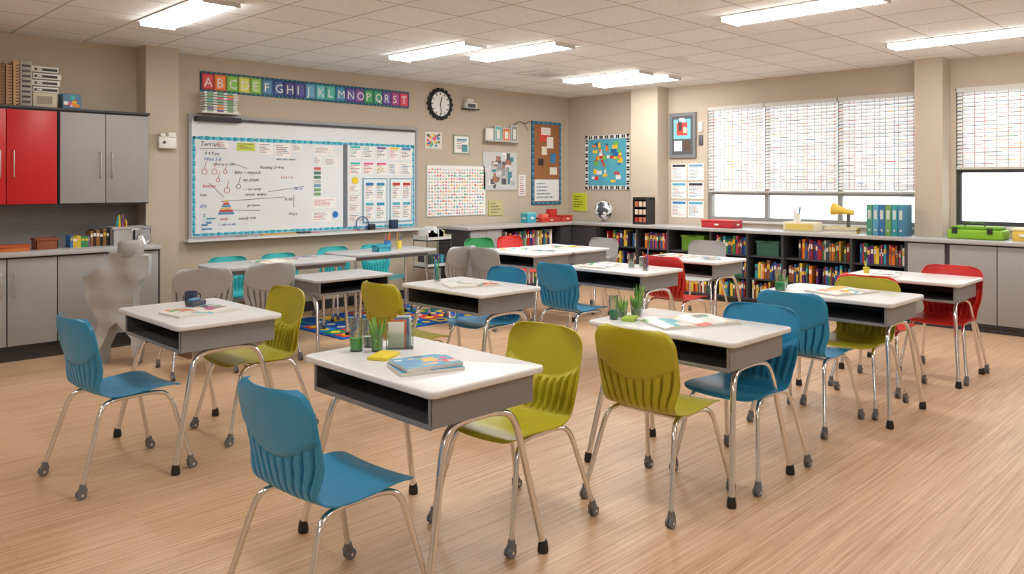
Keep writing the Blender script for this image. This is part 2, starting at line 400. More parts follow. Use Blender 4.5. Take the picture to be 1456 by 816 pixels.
# ------------------------------------------------------------------ chair
def chair_mesh():
    b = MB()
    P = [(.238, .424), (.222, .440), (.15, .449), (.05, .443), (-.05, .437), (-.12, .440), (-.163, .458), (-.187, .497),
         (-.200, .55), (-.215, .62), (-.232, .70), (-.248, .78), (-.256, .835)]
    fine = []
    for i in range(len(P)-1):
        p0, p1, p2, p3 = [Vector(P[max(0, min(len(P)-1, j))]) for j in (i-1, i, i+1, i+2)]
        for k in range(12):
            t = k/12
            fine.append(.5*((2*p1)+(p2-p0)*t+(2*p0-5*p1+4*p2-p3)*t*t+(3*p1-p0-3*p2+p3)*t**3))
    fine.append(Vector(P[-1]))
    acc = [0]
    for i in range(1, len(fine)): acc.append(acc[-1]+(fine[i]-fine[i-1]).length)
    T = acc[-1]; nv, nu = 96, 160
    def at(d):
        for i in range(1, len(acc)):
            if acc[i] >= d: 
                k = (d-acc[i-1])/(acc[i]-acc[i-1]+1e-9); return fine[i-1].lerp(fine[i], k)
        return fine[-1]
    G = []
    for j in range(nv+1):
        d = T*j/nv
        p = at(d); row = []
        back = sm(.45, .60, p.y) if p.x < -.1 else 0
        w = .215-.022*math.exp(-((d-.43)/.09)**2)+.010*back
        for (dist, R) in ((d, .06), (T-d, .085)):
            if dist < R: w = w-R+math.sqrt(max(0, R*R-(R-dist)**2))
        for i in range(nu+1):
            u = -1+2*i/nu
            x, z = p.x, p.y
            x += back*.036*u*u
            z += (1-back)*(.010*u*u)-(1-back)*.004
            if p.x < -.1:
                zb = .600+.085*u*u
                pan = sm(zb-.005, zb+.005, p.y)
                x -= .010*pan*sm(.50, .60, p.y)*sm(1.0, .94, abs(u))
                rib = (1-sm(zb-.022, zb-.002, p.y))*sm(.450, .485, p.y)*sm(.95, .88, abs(u))
                ph = 5*u*(1-.45*(p.y-.5))
                g = abs(ph-round(ph))                      # 0 at groove centre .. .5
                x += rib*(.024*(1-sm(.06, .24, g))-.006)
            row.append(Vector((x, u*w, z)))
        G.append(row)
    N = []
    for j in range(nv+1):
        r = []
        for i in range(nu+1):
            du = G[j][min(i+1, nu)]-G[j][max(i-1, 0)]; dv = G[min(j+1, nv)][i]-G[max(j-1, 0)][i]
            r.append(dv.cross(du).normalized() if dv.cross(du).length > 0 else Vector((0, 0, 1)))
        N.append(r)
    t = .0025; W = nu+1
    vs = [G[j][i]+N[j][i]*t for j in range(nv+1) for i in range(W)]+[G[j][i]-N[j][i]*t for j in range(nv+1) for i in range(W)]
    o = W*(nv+1); fs = []
    for j in range(nv):
        for i in range(nu):
            a, bb, c, d = j*W+i, j*W+i+1, (j+1)*W+i+1, (j+1)*W+i
            fs.append((a, bb, c, d)); fs.append((a+o, d+o, c+o, bb+o))
    for i in range(nu):
        fs.append((i, i+o, i+1+o, i+1)); k = nv*W; fs.append((k+i, k+i+1, k+i+1+o, k+i+o))
    for j in range(nv):
        a, c = j*W, (j+1)*W; fs.append((a, c, c+o, a+o)); a += nu; c += nu; fs.append((a, a+o, c+o, c))
    b.add(vs, fs, 0, (1, 1, 1, 1), True)
    feet = []
    for s in (-1, 1):
        path = fillet([(.265, s*.235, .055), (.175, s*.185, .405), (.10, s*.165, .422), (-.10, s*.165, .422), (-.165, s*.185, .405), (-.27, s*.235, .055)], .07, 6)
        b.tube(path, .0115, 1, seg=12)
        feet += [(.265, s*.235), (-.27, s*.235)]
    for x in (.09, -.09): b.cyl((x, -.165, .420), (x, .165, .420), .009, 1, seg=10)
    for (fx, fy) in feet:
        b.lathe([(.0, .072), (.014, .07), (.016, .058), (.016, .046), (.0, .044)], fx, fy, 2, seg=12)
        sx = 1 if fx > 0 else -1
        b.box(fx-.018, fx+.018, fy-.014, fy+.014, .03, .052, 2, bev=.005)
        for q in (-.009, .009): b.cyl((fx+sx*.008, fy+q-.006, .022), (fx+sx*.008, fy+q+.006, .022), .022, 2, seg=16)
        b.cyl((fx+sx*.008, fy-.018, .022), (fx+sx*.008, fy+.018, .022), .007, 1, seg=8)
    return b.mesh('student_chair', [SHELL['blue'], CHROME, CASTER])
CH = chair_mesh()
def chair(x, y, rot, col):
    o = put('student_chair', CH, (x, y, 0), rot, SHELL[col])
    if col == 'teal': o.scale = (.92,)*3
    return o

# ------------------------------------------------------------------ desk
def desk_mesh(top):
    b = MB(); SX, SY = .60, .88
    b.slab(0, 0, .732, .760, SX, SY, .035, .009, 0)
    bx, by = SX/2-.035, SY/2-.045; z0, z1 = .612, .734; t = .006
    b.box(-bx, bx, -by, by, z0, z0+t, 1)
    b.box(bx-t, bx, -by, by, z0+t, z1, 1)
    for s in (-1, 1): b.box(-bx, bx-t, s*by, s*(by-t), z0+t, z1, 1)
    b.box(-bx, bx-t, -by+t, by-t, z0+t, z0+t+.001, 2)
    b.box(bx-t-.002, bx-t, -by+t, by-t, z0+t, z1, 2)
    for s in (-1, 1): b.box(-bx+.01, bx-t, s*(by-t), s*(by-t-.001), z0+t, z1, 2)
    b.box(-bx-.003, -bx+.003, -by, by, z0-.004, z0+.016, 1, bev=.002)
    for s in (-1, 1): b.box(-bx-.003, -bx+.003, s*by, s*(by-.014), z0+.016, z1, 1)
    for s in (-1, 1):
        path = fillet([(-.300, s*.425, .04), (-.185, s*.37, .565), (-.11, s*.355, .598), (.11, s*.355, .598), (.185, s*.37, .565), (.290, s*.425, .04)], .09, 7)
        b.tube(path, .0145, 3, seg=12)
        for fx in (-.302, .292):
            b.lathe([(0, 0), (.020, 0), (.023, .008), (.021, .03), (.017, .05), (.0, .052)], fx, s*.426, 4, seg=16)
    for x in (-.1, .1): b.box(x-.012, x+.012, -.36, .36, .600, .612, 3)
    return b.mesh('student_desk', [top, BOXG, BOXD, CHROME, BLACK])
DK = desk_mesh(TOPW)
def desk(x, y, rot=0, top=None, scale=1):
    o = put('student_desk', DK, (x, y, 0), rot, top or TOPW); o.scale = (scale,)*3; return o

DESKS = dict(A=(2.05, 2.59), B=(1.93, 4.50), C=(3.81, 4.24), D=(3.58, 2.27), E=(5.32, 2.18), F=(6.66, 2.17), G=(5.55, 4.18), H=(6.77, 4.24))
for k, (x, y) in DESKS.items(): desk(x, y)
desk(3.86, 6.03, 90, TOPG, .9)
desk(6.15, 5.95, 0, TOPW); desk(6.80, 5.95, 180, TOPW)

for c in [(1.50, 2.42, 4, 'blue'), (2.48, 2.47, 182, 'lime'), (1.44, 4.33, 5, 'blue'), (2.29, 4.53, 180, 'lime'), (3.17, 2.17, 2, 'lime'),
          (3.76, 2.06, 180, 'blue'), (4.82, 2.19, 0, 'blue'), (5.41, 2.12, 180, 'lime'), (6.75, 1.96, 180, 'red'), (6.05, 2.2, 0, 'red'),
          (4.12, 4.40, 178, 'blue'), (5.08, 4.35, 0, 'blue'), (6.23, 4.08, 0, 'red'), (3.30, 4.33, 0, 'lime'), (7.75, 4.75, 190, 'grey'),
          (3.50, 7.28, -90, 'teal'), (4.05, 7.28, -90, 'teal'), (4.9, 7.60, -90, 'teal'), (5.47, 7.60, -90, 'teal'),
          (5.75, 5.95, 0, 'grey'), (7.25, 5.9, 180, 'grey'), (5.45, 6.42, 95, 'grey'), (2.66, 6.24, 80, 'grey'), (3.2, 6.24, 88, 'grey'),
          (6.38, 6.75, 265, 'green'), (6.92, 6.75, 270, 'red')]:
    chair(*c)

def table(name, x, y, sx, sy, h=.76):
    b = MB(); b.slab(0, 0, h-.03, h, sx, sy, .14, .008, 0)
    b.box(-sx/2+.12, sx/2-.12, -sy/2+.1, sy/2-.1, h-.075, h-.03, 1)
    for i in (-1, 1):
        for j in (-1, 1):
            b.tube([(i*(sx/2-.14), j*(sy/2-.12), h-.05), (i*(sx/2-.11), j*(sy/2-.08), .03)], .016, 2, seg=12)
            b.lathe([(0, 0), (.022, 0), (.024, .02), (.016, .04), (0, .042)], i*(sx/2-.11), j*(sy/2-.08), 3, seg=14)
    b.obj(name, [TOPG, BOXG, CHROME, BLACK], (x, y, 0))
table('activity_table', 3.7, 6.8, 1.42, .6); table('activity_table', 5.08, 7.1, 1.2, .6)
b = MB(); b.box(-.3, .3, -.14, .14, .40, .44, 0, bev=.008)
for s in (-1, 1): b.box(s*.25, s*.28, -.12, .12, 0, .40, 0, bev=.004)
b.box(-.25, .25, -.01, .01, .2, .38, 0); b.obj('wooden_bench', [WOOD], (3.05, 6.78, 0))

# ------------------------------------------------------------------ flat wall graphics
def wx(w, aL, aR, f): return aL+(aR-aL)*f
def WB(b, w, a0, a1, h0, h1, d0, d1, col, mat=0):
    if w == 'B': b.box(a0, a1, YB-d1, YB-d0, h0, h1, mat, col)
    else: b.box(XR-d1, XR-d0, a0, a1, h0, h1, mat, col)
BRIGHT = [C(220, 50, 50), C(240, 150, 40), C(245, 210, 60), C(60, 170, 90), C(50, 130, 200), C(120, 70, 160), C(230, 90, 140), C(60, 190, 190)]

def poster(name, w, aL, aR, h0, h1, border, bg, bw=.03, thick=.012, scallop=False):
    b = MB(); WB(b, w, aL, aR, h0, h1, 0, thick, border)
    s = 1 if aR > aL else -1
    WB(b, w, aL+s*bw, aR-s*bw, h0+bw, h1-bw, thick, thick+.001, bg)
    if scallop:
        cols = scallop
        L = abs(aR-aL); st = .035
        k = 0
        while k*st < L-.01:
            for hh in (h0, h1-bw): WB(b, w, aL+s*(k*st+.004), aL+s*min(L, k*st+st-.006), hh+.006, hh+bw-.006, thick, thick+.002, cols[k % len(cols)])
            k += 1
        k = 0
        while k*st < (h1-h0)-.01:
            for q in (0, 1):
                a = aL+s*.006 if q == 0 else aR-s*(bw-.006)
                WB(b, w, a, a+s*(bw-.012), h0+k*st+.004, h0+min(h1-h0, k*st+st-.006), thick, thick+.002, cols[k % len(cols)])
            k += 1
    return b
def patch(b, w, aL, aR, h0, h1, fx0, fx1, fy0, fy1, col, d=.013, th=.001, mat=0):
    WB(b, w, wx(w, aL, aR, fx0), wx(w, aL, aR, fx1), h0+(h1-h0)*fy0, h0+(h1-h0)*fy1, d, d+th, col, mat)
def lines(b, w, aL, aR, h0, h1, n, cols, d=.015, minf=.4):
    hh = (h1-h0)/n
    for i in range(n):
        y = h1-hh*(i+.6); x = 0.0
        end = random.uniform(minf, 1)
        while x < end:
            l = random.uniform(.05, .18); e = min(end, x+l)
            WB(b, w, wx(w, aL, aR, x), wx(w, aL, aR, e), y, y+hh*.38, d, d+.0008, random.choice(cols)); x = e+.03
def sheet(b, w, aL, aR, h0, h1, d=.013, paper=C(244, 243, 240), cols=None, head=None, n=6):
    WB(b, w, aL, aR, h0, h1, d, d+.001, paper)
    s = 1 if aR > aL else -1; m = abs(aR-aL)*.08; top = h1-m
    if head: WB(b, w, aL+s*m, aR-s*m, h1-(h1-h0)*.2, h1-m*.6, d+.001, d+.002, head); top = h1-(h1-h0)*.24
    lines(b, w, aL+s*m, aR-s*m, h0+m, top, n, cols or [C(90, 90, 100), C(60, 90, 150), C(190, 60, 60)], d+.001)
def ring(b, x, h, r, col, d=.021, th=.003):
    b.tube([(x+r*math.cos(i*math.pi/8), YB-d, h+r*math.sin(i*math.pi/8)) for i in range(17)], th, 0, col, 5)

# whiteboard -------------------------------------------------------------
b = MB(); w = 'B'
WB(b, w, 3.42, 6.39, .93, 2.20, 0, .02, C(238, 239, 241), 1)
for (a0, a1, h0, h1) in ((3.40, 6.41, 2.19, 2.225), (3.40, 6.41, .905, .935), (3.40, 3.43, .935, 2.19), (6.38, 6.41, .935, 2.19)):
    WB(b, w, a0, a1, h0, h1, 0, .035, C(165, 165, 168))
WB(b, w, 3.46, 6.36, 2.165, 2.185, .02, .05, C(70, 72, 78))
WB(b, w, 3.46, 3.95, 2.15, 2.20, .02, .09, C(48, 48, 52))
WB(b, w, 3.36, 6.45, .885, .905, 0, .12, C(225, 225, 224)); WB(b, w, 3.36, 6.45, .905, .918, .11, .12, C(205, 205, 204))
teal = [C(60, 180, 205), C(100, 205, 220), C(40, 150, 190)]
k = 0; a = 3.45
while a < 6.36:
    r = random.uniform(.0, .010)
    WB(b, w, a, a+.024, 1.964-r, 1.988+r, .020, .0225, teal[k % 3]); WB(b, w, a, a+.024, .942-r*.5, .960+r, .020, .0225, teal[(k+1) % 3]); a += .026; k += 1
h = .95
while h < 1.97:
    r = random.uniform(0, .010); WB(b, w, 3.442, 3.465+r, h, h+.024, .020, .0225, teal[k % 3]); WB(b, w, 6.345-r, 6.365, h, h+.024, .020, .0225, teal[(k+2) % 3]); h += .026; k += 1
WB(b, w, 5.285, 5.335, .96, 1.97, .020, .032, C(110, 118, 125))
ink = C(40, 44, 52); red = C(200, 50, 50); blu = C(40, 110, 190)
T = [("Terrain", .075, 3.52, 1.89, ink), ("Wed 3-8", .055, 3.56, 1.735, blu), ("0 4 9 pq", .05, 3.57, 1.80, ink), ("fabu ~ weyuck", .055, 3.90, 1.60, ink),
     ("kenno", .06, 3.55, 1.45, red), ("tan phyah", .05, 4.0, 1.52, ink), ("Reading 2+4=6", .05, 4.2, 1.66, ink),
     ("- - ton sonly", .045, 4.0, 1.42, ink), ("oamen  wolyen", .045, 4.02, 1.36, ink), ("fe lab", .05, 4.5, 1.30, ink), ("weby", .045, 3.74, 1.10, red), ("1. sab on ally", .04, 3.72, 1.04, blu),
     ("Moly's", .045, 4.55, 1.13, ink), ("stand up + read", .04, 3.66, 1.69, ink), ("go home", .045, 4.05, 1.24, ink), ("abc", .06, 3.52, 1.24, blu),
     ("why? who? when?", .035, 4.40, 1.76, ink), ("3 x 4 = 12", .04, 4.45, 1.55, red), ("math @ 10:30", .036, 3.95, 1.10, ink), ("list of", .05, 4.62, 1.42, blu), ("tues", .045, 3.52, 1.36, ink)]
for (s_, sz, x, hgt, c) in T: b.text(s_, sz*.95, (x, YB-.0215, hgt), 'B', c, shear=.25)
for (x0, h0_, x1, h1_) in ((3.75, 1.30, 4.5, 1.34), (3.8, 1.21, 4.2, 1.19), (4.3, 1.40, 4.75, 1.46), (3.62, 1.5, 3.78, 1.35), (3.86, 1.72, 4.05, 1.66), (4.62, 1.22, 4.62, 1.36), (3.52, 1.86, 3.82, 1.87)):
    b.tube([(x0, YB-.021, h0_), (x1, YB-.021, h1_)], .0025, 0, ink, 5)
for (x, h_, r_, c) in ((3.57, 1.62, .028, red), (3.68, 1.62, .028, red), (3.82, 1.42, .03, red), (3.95, 1.46, .025, ink), (3.80, 1.62, .02, red), (3.72, 1.53, .02, red)):
    ring(b, x, h_, r_, c); b.tube([(x, YB-.021, h_+r_), (x+.02, YB-.021, h_+r_+.08)], .0025, 0, c, 5)
sheet(b, w, 3.93, 4.14, 1.85, 1.94, .021, C(200, 215, 90), head=C(120, 160, 50), n=3)
for (x0, x1, h0, h1) in ((3.70, 3.84, 1.86, 1.95), (4.18, 4.36, 1.82, 1.95), (4.38, 4.58, 1.79, 1.95), (4.60, 4.72, 1.86, 1.95), (4.88, 5.15, 1.83, 1.94), (4.88, 4.97, 1.72, 1.81), (5.02, 5.20, 1.70, 1.80)): sheet(b, w, x0, x1, h0, h1, .021)
for i in range(7): WB(b, w, 4.88, 4.97, 1.35+i*.05, 1.385+i*.05, .021, .023, random.choice([C(120, 170, 120), C(200, 200, 190), C(120, 160, 190), C(210, 110, 110), C(90, 130, 110)]))
sheet(b, w, 4.86, 5.18, 1.20, 1.33, .021, cols=[C(200, 60, 70), C(210, 80, 80)], n=5); sheet(b, w, 4.86, 5.12, 1.04, 1.17, .021, cols=[C(60, 120, 190), C(200, 60, 70)], n=5)
b.lathe([(0, 0), (.04, .0), (.04, .002), (0, .002)], 0, 0, 0, C(40, 120, 200), M=Matrix.Translation((5.17, YB-.021, 1.12)) @ Matrix.Rotation(math.radians(90), 4, 'X'))
for i in range(6): WB(b, w, 3.72+.014*i, 3.90-.014*i, 1.16+.026*i, 1.182+.026*i, .021, .023, [C(70, 150, 200), C(200, 80, 80), C(230, 190, 110)][i % 3])
for i in range(9):
    WB(b, w, 3.50+random.uniform(0, .12), 3.56+random.uniform(0, .14), .98+.022*i, .995+.022*i, .021, .023, random.choice([C(50, 130, 190), C(60, 160, 180), C(200, 220, 230)]))
for r in range(2):
    for c in range(5):
        x0 = 5.37+c*.195; sheet(b, w, x0, x0+.17, 1.80-r*.20, 1.94-r*.20+.02, .021, head=random.choice(BRIGHT) if random.random() < .6 else None, n=6, cols=[random.choice(BRIGHT), C(90, 90, 90)])
for (x0, x1) in ((5.56, 5.93), (5.97, 6.32)):
    WB(b, w, x0, x1, 1.0, 1.56, .021, .028, C(120, 165, 185)); WB(b, w, x0+.015, x1-.015, 1.015, 1.545, .028, .029, C(232, 241, 246))
    for r in range(2):
        for c in range(2):
            a = x0+.03+c*.165; sheet(b, w, a, a+.14, 1.04+r*.25, 1.26+r*.25, .029, head=random.choice([C(60, 150, 190), C(200, 70, 70), C(90, 160, 90), C(50, 120, 180), C(90, 180, 200)]), n=7, cols=[C(40, 120, 190), C(200, 60, 60), C(70, 150, 80)])
for i in range(4): sheet(b, w, 5.36, 5.52, 1.02+i*.12, 1.12+i*.12, .021, n=4, cols=[C(200, 60, 70), C(80, 80, 90)])
b.lathe([(0, 0), (.045, .0), (.045, .002), (0, .002)], 0, 0, 0, C(240, 210, 40), M=Matrix.Translation((5.45, YB-.024, 1.53)) @ Matrix.Rotation(math.radians(90), 4, 'X'))
b.box(4.2, 4.62, YB-.10, YB-.03, .905, .925, 0, C(220, 170, 40)); b.box(4.64, 4.8, YB-.09, YB-.03, .905, .935, 0, C(60, 60, 66))
for i in range(9): b.cyl((3.6+i*.3, YB-.06, .912), (3.73+i*.3, YB-.06, .912), .007, 0, random.choice(BRIGHT+[ink]), 8)
b.box(5.62, 5.70, YB-.1, YB-.04, .905, .99, 0, C(50, 50, 56), bev=.005); b.box(5.95, 6.05, YB-.1, YB-.03, .905, 1.03, 0, C(40, 60, 90), bev=.005)
b.tube([(5.53+.09*math.cos(i*math.pi/8), YB-.06, .995+.09*math.sin(i*math.pi/8)) for i in range(17)], .007, 0, C(50, 80, 140), 8)
b.obj('whiteboard', [PAINT, BOARD])

# alphabet banner
b = MB(); aL, aR, h0, h1 = 3.53, 6.29, 2.47, 2.685
WB(b, 'B', aL, aR, h0, h1, 0, .01, C(30, 60, 90))
k = 0; a = aL
while a < aR-.01:
    for hh in (h0+.004, h1-.018): WB(b, 'B', a, a+.018, hh, hh+.014, .01, .0115, [C(50, 170, 175), C(40, 90, 120)][k % 2])
    a += .028; k += 1
tiles = [(200, 60, 60), (235, 120, 50), (120, 180, 70), (200, 205, 90), (140, 190, 80), (70, 120, 160), (50, 80, 140), (60, 60, 120), (70, 70, 140), (90, 150, 190), (90, 180, 190),
         (70, 170, 160), (60, 130, 170), (80, 70, 150), (110, 70, 150), (60, 150, 90), (50, 140, 110), (90, 70, 150), (160, 60, 130), (200, 60, 90)]
n = len(tiles); tw = (aR-aL-.03)/n
for i, c in enumerate(tiles):
    x0 = aL+.015+i*tw
    WB(b, 'B', x0+.004, x0+tw-.004, h0+.022, h1-.022, .010, .012, C(*c))
    WB(b, 'B', x0+.02, x0+tw-.02, h0+.04, h1-.04, .012, .0125, C(*[min(255, v+35) for v in c]))
    b.text("ABCDEFGHIJKLMNOPQRST"[i], .14, (x0+.025, YB-.0135, h0+.055), 'B', C(245, 245, 240))
b.obj('alphabet_banner')

b = MB(); b.box(3.50, 3.92, YB-.14, YB, 2.235, 2.25, 0, C(225, 225, 220))
for i in range(8):
    b.box(3.52+random.uniform(0, .02), 3.9-random.uniform(0, .03), YB-.13, YB-.01, 2.25+i*.027, 2.27+i*.027, 0, random.choice([C(235, 235, 230), C(220, 225, 220), C(240, 240, 240)]))
    for j in range(3): b.box(3.55+j*.11, 3.62+j*.11, YB-.132, YB-.13, 2.253+i*.027, 2.268+i*.027, 0, random.choice(BRIGHT+[C(120, 170, 120)]*5))
b.obj('wall_paper_tray')

# clock
b = MB(); M = Matrix.Translation((6.81, YB, 2.565)) @ Matrix.Rotation(math.radians(90), 4, 'X')
b.lathe([(0, 0), (.20, 0), (.20, .03), (.185, .04), (.165, .035), (.165, .02), (0, .02)], 0, 0, 0, C(30, 30, 32), 40, M)
b.lathe([(0, .02), (.164, .02), (.164, .022), (0, .022)], 0, 0, 0, C(246, 246, 244), 40, M)
for i in range(18):
    a = i*math.pi*2/18; b.lathe([(0, 0), (.026, 0), (.026, .03), (0, .034)], .195*math.cos(a), .195*math.sin(a), 0, C(28, 28, 30), 10, M)
for i in range(12):
    a = i*math.pi/6; b.box(-.006, .006, .125, .155, .022, .024, 0, C(30, 30, 30), M=M @ Matrix.Rotation(a, 4, 'Z'))
b.box(-.006, .006, -.02, .10, .024, .026, 0, C(20, 20, 20), M=M @ Matrix.Rotation(-.25, 4, 'Z'))
b.box(-.004, .004, -.02, .14, .026, .028, 0, C(20, 20, 20), M=M @ Matrix.Rotation(.1+math.pi, 4, 'Z'))
b.obj('wall_clock')

b = MB(); b.box(7.2, 7.46, YB-.1, YB, 2.52, 2.535, 0, C(70, 70, 72)); b.box(7.23, 7.43, YB-.08, YB-.01, 2.535, 2.62, 0, C(235, 235, 232), bev=.006)
b.box(7.24, 7.36, YB-.09, YB-.02, 2.62, 2.67, 0, C(215, 215, 210), bev=.005); b.box(7.25, 7.40, YB-.082, YB-.08, 2.55, 2.60, 0, C(90, 90, 92)); b.obj('wall_speaker_box')
b = poster('p', 'B', 6.56, 6.84, 1.96, 2.18, C(240, 238, 232), C(225, 225, 215), .012)
for i in range(30): x = random.uniform(.05, .8); y = random.uniform(.05, .8); patch(b, 'B', 6.56, 6.84, 1.96, 2.18, x, x+.13, y, y+.13, random.choice(BRIGHT+[C(90, 110, 70), C(120, 100, 80), C(60, 80, 60)]), .0132+i*.0001)
b.obj('class_photo_poster')
b = poster('p', 'B', 7.05, 7.35, 1.90, 2.165, C(150, 160, 140), C(238, 238, 234), .02)
sheet(b, 'B', 7.09, 7.31, 1.94, 2.12, .013, head=C(80, 150, 170), n=5); patch(b, 'B', 7.05, 7.35, 1.9, 2.165, .5, .85, .12, .5, C(90, 150, 170), .0155); b.obj('notice_sheet')
b = MB(); b.box(7.6, 8.3, YB-.12, YB, 2.09, 2.105, 0, C(190, 188, 184))
for (x, wd, hh, c) in ((7.62, .16, .18, C(235, 235, 230)), (7.80, .14, .22, C(120, 190, 190)), (7.96, .15, .2, C(225, 120, 60)), (8.13, .14, .24, C(150, 150, 150))):
    b.box(x, x+wd, YB-.05, YB-.03, 2.105, 2.105+hh, 0, C(215, 213, 210)); b.box(x+.015, x+wd-.015, YB-.052, YB-.05, 2.12, 2.09+hh, 0, c)
    b.box(x+.04, x+wd-.04, YB-.053, YB-.052, 2.14, 2.05+hh, 0, C(240, 235, 225))
b.tube(fillet([(8.18, YB-.03, 2.34), (8.32, YB-.05, 2.42), (8.42, YB-.04, 2.38), (8.6, YB-.03, 2.44)], .04), .006, 0, C(90, 80, 70), 6)
b.tube([(8.42, YB-.04, 2.38), (8.5, YB-.04, 2.28)], .004, 0, C(90, 80, 70), 6)
b.obj('picture_shelf')
b = poster('p', 'B', 7.60, 8.30, 1.39, 1.96, C(190, 188, 182), C(205, 206, 206), .015)
for i in range(40):
    x = random.uniform(.04, .8); y = random.uniform(.04, .8)
    patch(b, 'B', 7.60, 8.30, 1.39, 1.96, x, x+random.uniform(.05, .18), y, y+random.uniform(.05, .18), random.choice([C(90, 95, 100), C(150, 155, 158), C(180, 182, 184), C(215, 215, 215), C(170, 120, 100), C(70, 140, 150), C(240, 240, 238)]), .0132+i*.0001)
b.obj('photo_collage')
b = poster('p', 'B', 6.58, 7.66, 1.045, 1.745, C(190, 200, 200), C(245, 243, 240), .012)
for r in range(15):
    for c in range(21):
        col = random.choice([C(215, 90, 90), C(225, 140, 120), C(90, 150, 190), C(100, 180, 140), C(200, 110, 160), C(150, 150, 160), C(235, 200, 120), C(110, 190, 200)])
        x = .03+c*.045; y = .04+r*.061
        patch(b, 'B', 6.58, 7.66, 1.045, 1.745, x, x+random.uniform(.014, .036), y, y+random.choice([.02, .034]), col, .0132)
b.obj('wall_calendar_chart')
b = poster('p', 'B', 8.33, 8.35+.13, 1.3, 1.62, C(225, 225, 222), C(240, 240, 238), .008); lines(b, 'B', 8.35, 8.46, 1.32, 1.6, 9, [C(120, 120, 130), C(200, 80, 80)]); b.obj('notice_sheet')
b = poster('p', 'B', 7.72, 8.0, 1.03, 1.24, C(190, 200, 110), C(205, 190, 150), .015); lines(b, 'B', 7.75, 7.97, 1.05, 1.22, 4, [C(120, 140, 70)]); b.obj('notice_sheet')
# cork board with blue trim
aL, aR, h0, h1 = 8.61, 9.27, 1.17, 2.44
b = poster('p', 'B', aL, aR, h0, h1, C(40, 90, 130), C(158, 106, 66), .04, .02, [C(60, 150, 190), C(110, 180, 205), C(40, 110, 160)])
P_ = [(.08, .92, .04, .30, C(236, 240, 243)), (.25, .6, .76, .9, C(220, 80, 60)), (.5, .72, .68, .82, C(240, 235, 230)), (.32, .5, .60, .70, C(235, 225, 205)), (.6, .85, .36, .45, C(235, 230, 215)), (.3, .62, .84, .93, C(240, 230, 220)), (.2, .38, .47, .55, C(60, 50, 45)), (.62, .8, .5, .62, C(60, 130, 180))]
for i, p in enumerate(P_): patch(b, 'B', aL, aR, h0, h1, *p, d=.0212+i*.0003)
lines(b, 'B', wx('B', aL, aR, .15), wx('B', aL, aR, .8), h0+.08, h0+.34, 5, [C(120, 140, 160)], .0235)
b.obj('cork_bulletin_board')
b = MB(); b.box(2.99, 3.16, 7.88, 7.95, 1.84, 1.96, 0, C(235, 233, 228), bev=.008); b.box(3.0, 3.05, 7.87, 7.93, 1.95, 1.99, 0, C(225, 222, 216), bev=.005); b.box(3.08, 3.15, 7.87, 7.93, 1.95, 2.0, 0, C(240, 238, 232), bev=.005)
b.cyl((3.04, 7.875, 1.90), (3.04, 7.88, 1.90), .015, 0, C(90, 90, 92)); b.obj('wall_dispenser')

# right wall items
aL, aR, h0, h1 = 7.84, 6.99, 1.40, 2.23
b = poster('p', 'R', aL, aR, h0, h1, C(235, 235, 232), C(90, 175, 200), .06, .015, [C(25, 25, 28), C(240, 240, 238), C(25, 25, 28)])
for i in range(60):
    x = .12+random.random()*.66; y = .12+random.random()*.68
    patch(b, 'R', aL, aR, h0, h1, x, x+random.uniform(.04, .12), y, y+random.uniform(.04, .10), random.choice([C(245, 200, 60), C(245, 200, 60), C(240, 130, 50), C(215, 60, 60), C(235, 240, 240), C(40, 110, 170), C(90, 190, 200), C(120, 190, 90)]), .0162+i*.0001)
b.obj('learning_poster')
aL, aR, h0, h1 = 6.29, 5.86, 1.85, 2.48
b = poster('p', 'R', aL, aR, h0, h1, C(120, 122, 126), C(84, 86, 92), .045, .03)
for i, p in enumerate([(.18, .82, .42, .86, C(120, 190, 205)), (.3, .7, .5, .78, C(215, 70, 60)), (.36, .5, .6, .84, C(70, 50, 50)), (.2, .5, .15, .38, C(235, 235, 230)), (.55, .8, .15, .38, C(90, 70, 60)), (.4, .6, .8, .88, C(240, 240, 235)), (.55, .68, .55, .68, C(240, 220, 180))]): patch(b, 'R', aL, aR, h0, h1, *p, d=.0315+.0003*i)
b.obj('framed_picture')
b = MB()
for r in range(3):
    for c in range(2):
        x0 = 6.27-c*.27; sheet(b, 'R', x0, x0-.25, 1.02+r*.26, 1.02+r*.26+.23, 0.0, head=[C(60, 130, 190), C(90, 170, 200), C(50, 50, 60), C(120, 160, 190)][(r+c) % 4], n=8, cols=[C(60, 120, 180), C(90, 90, 95), C(200, 90, 80), C(90, 170, 190)])
b.obj('posted_papers')
b = poster('p', 'R', 8.1, 7.82, 1.06, 1.34, C(215, 220, 60), C(200, 210, 50), .015); lines(b, 'R', 8.07, 7.85, 1.1, 1.3, 5, [C(120, 130, 30)]); b.obj('yellow_notice')
b = MB(); b.box(XR-.02, XR, 5.76, 5.82, 2.2, 2.34, 0, C(235, 235, 232), bev=.004); b.box(XR-.02, XR, 5.76, 5.82, 2.02, 2.16, 0, C(90, 90, 94), bev=.004); b.obj('wall_thermostat')

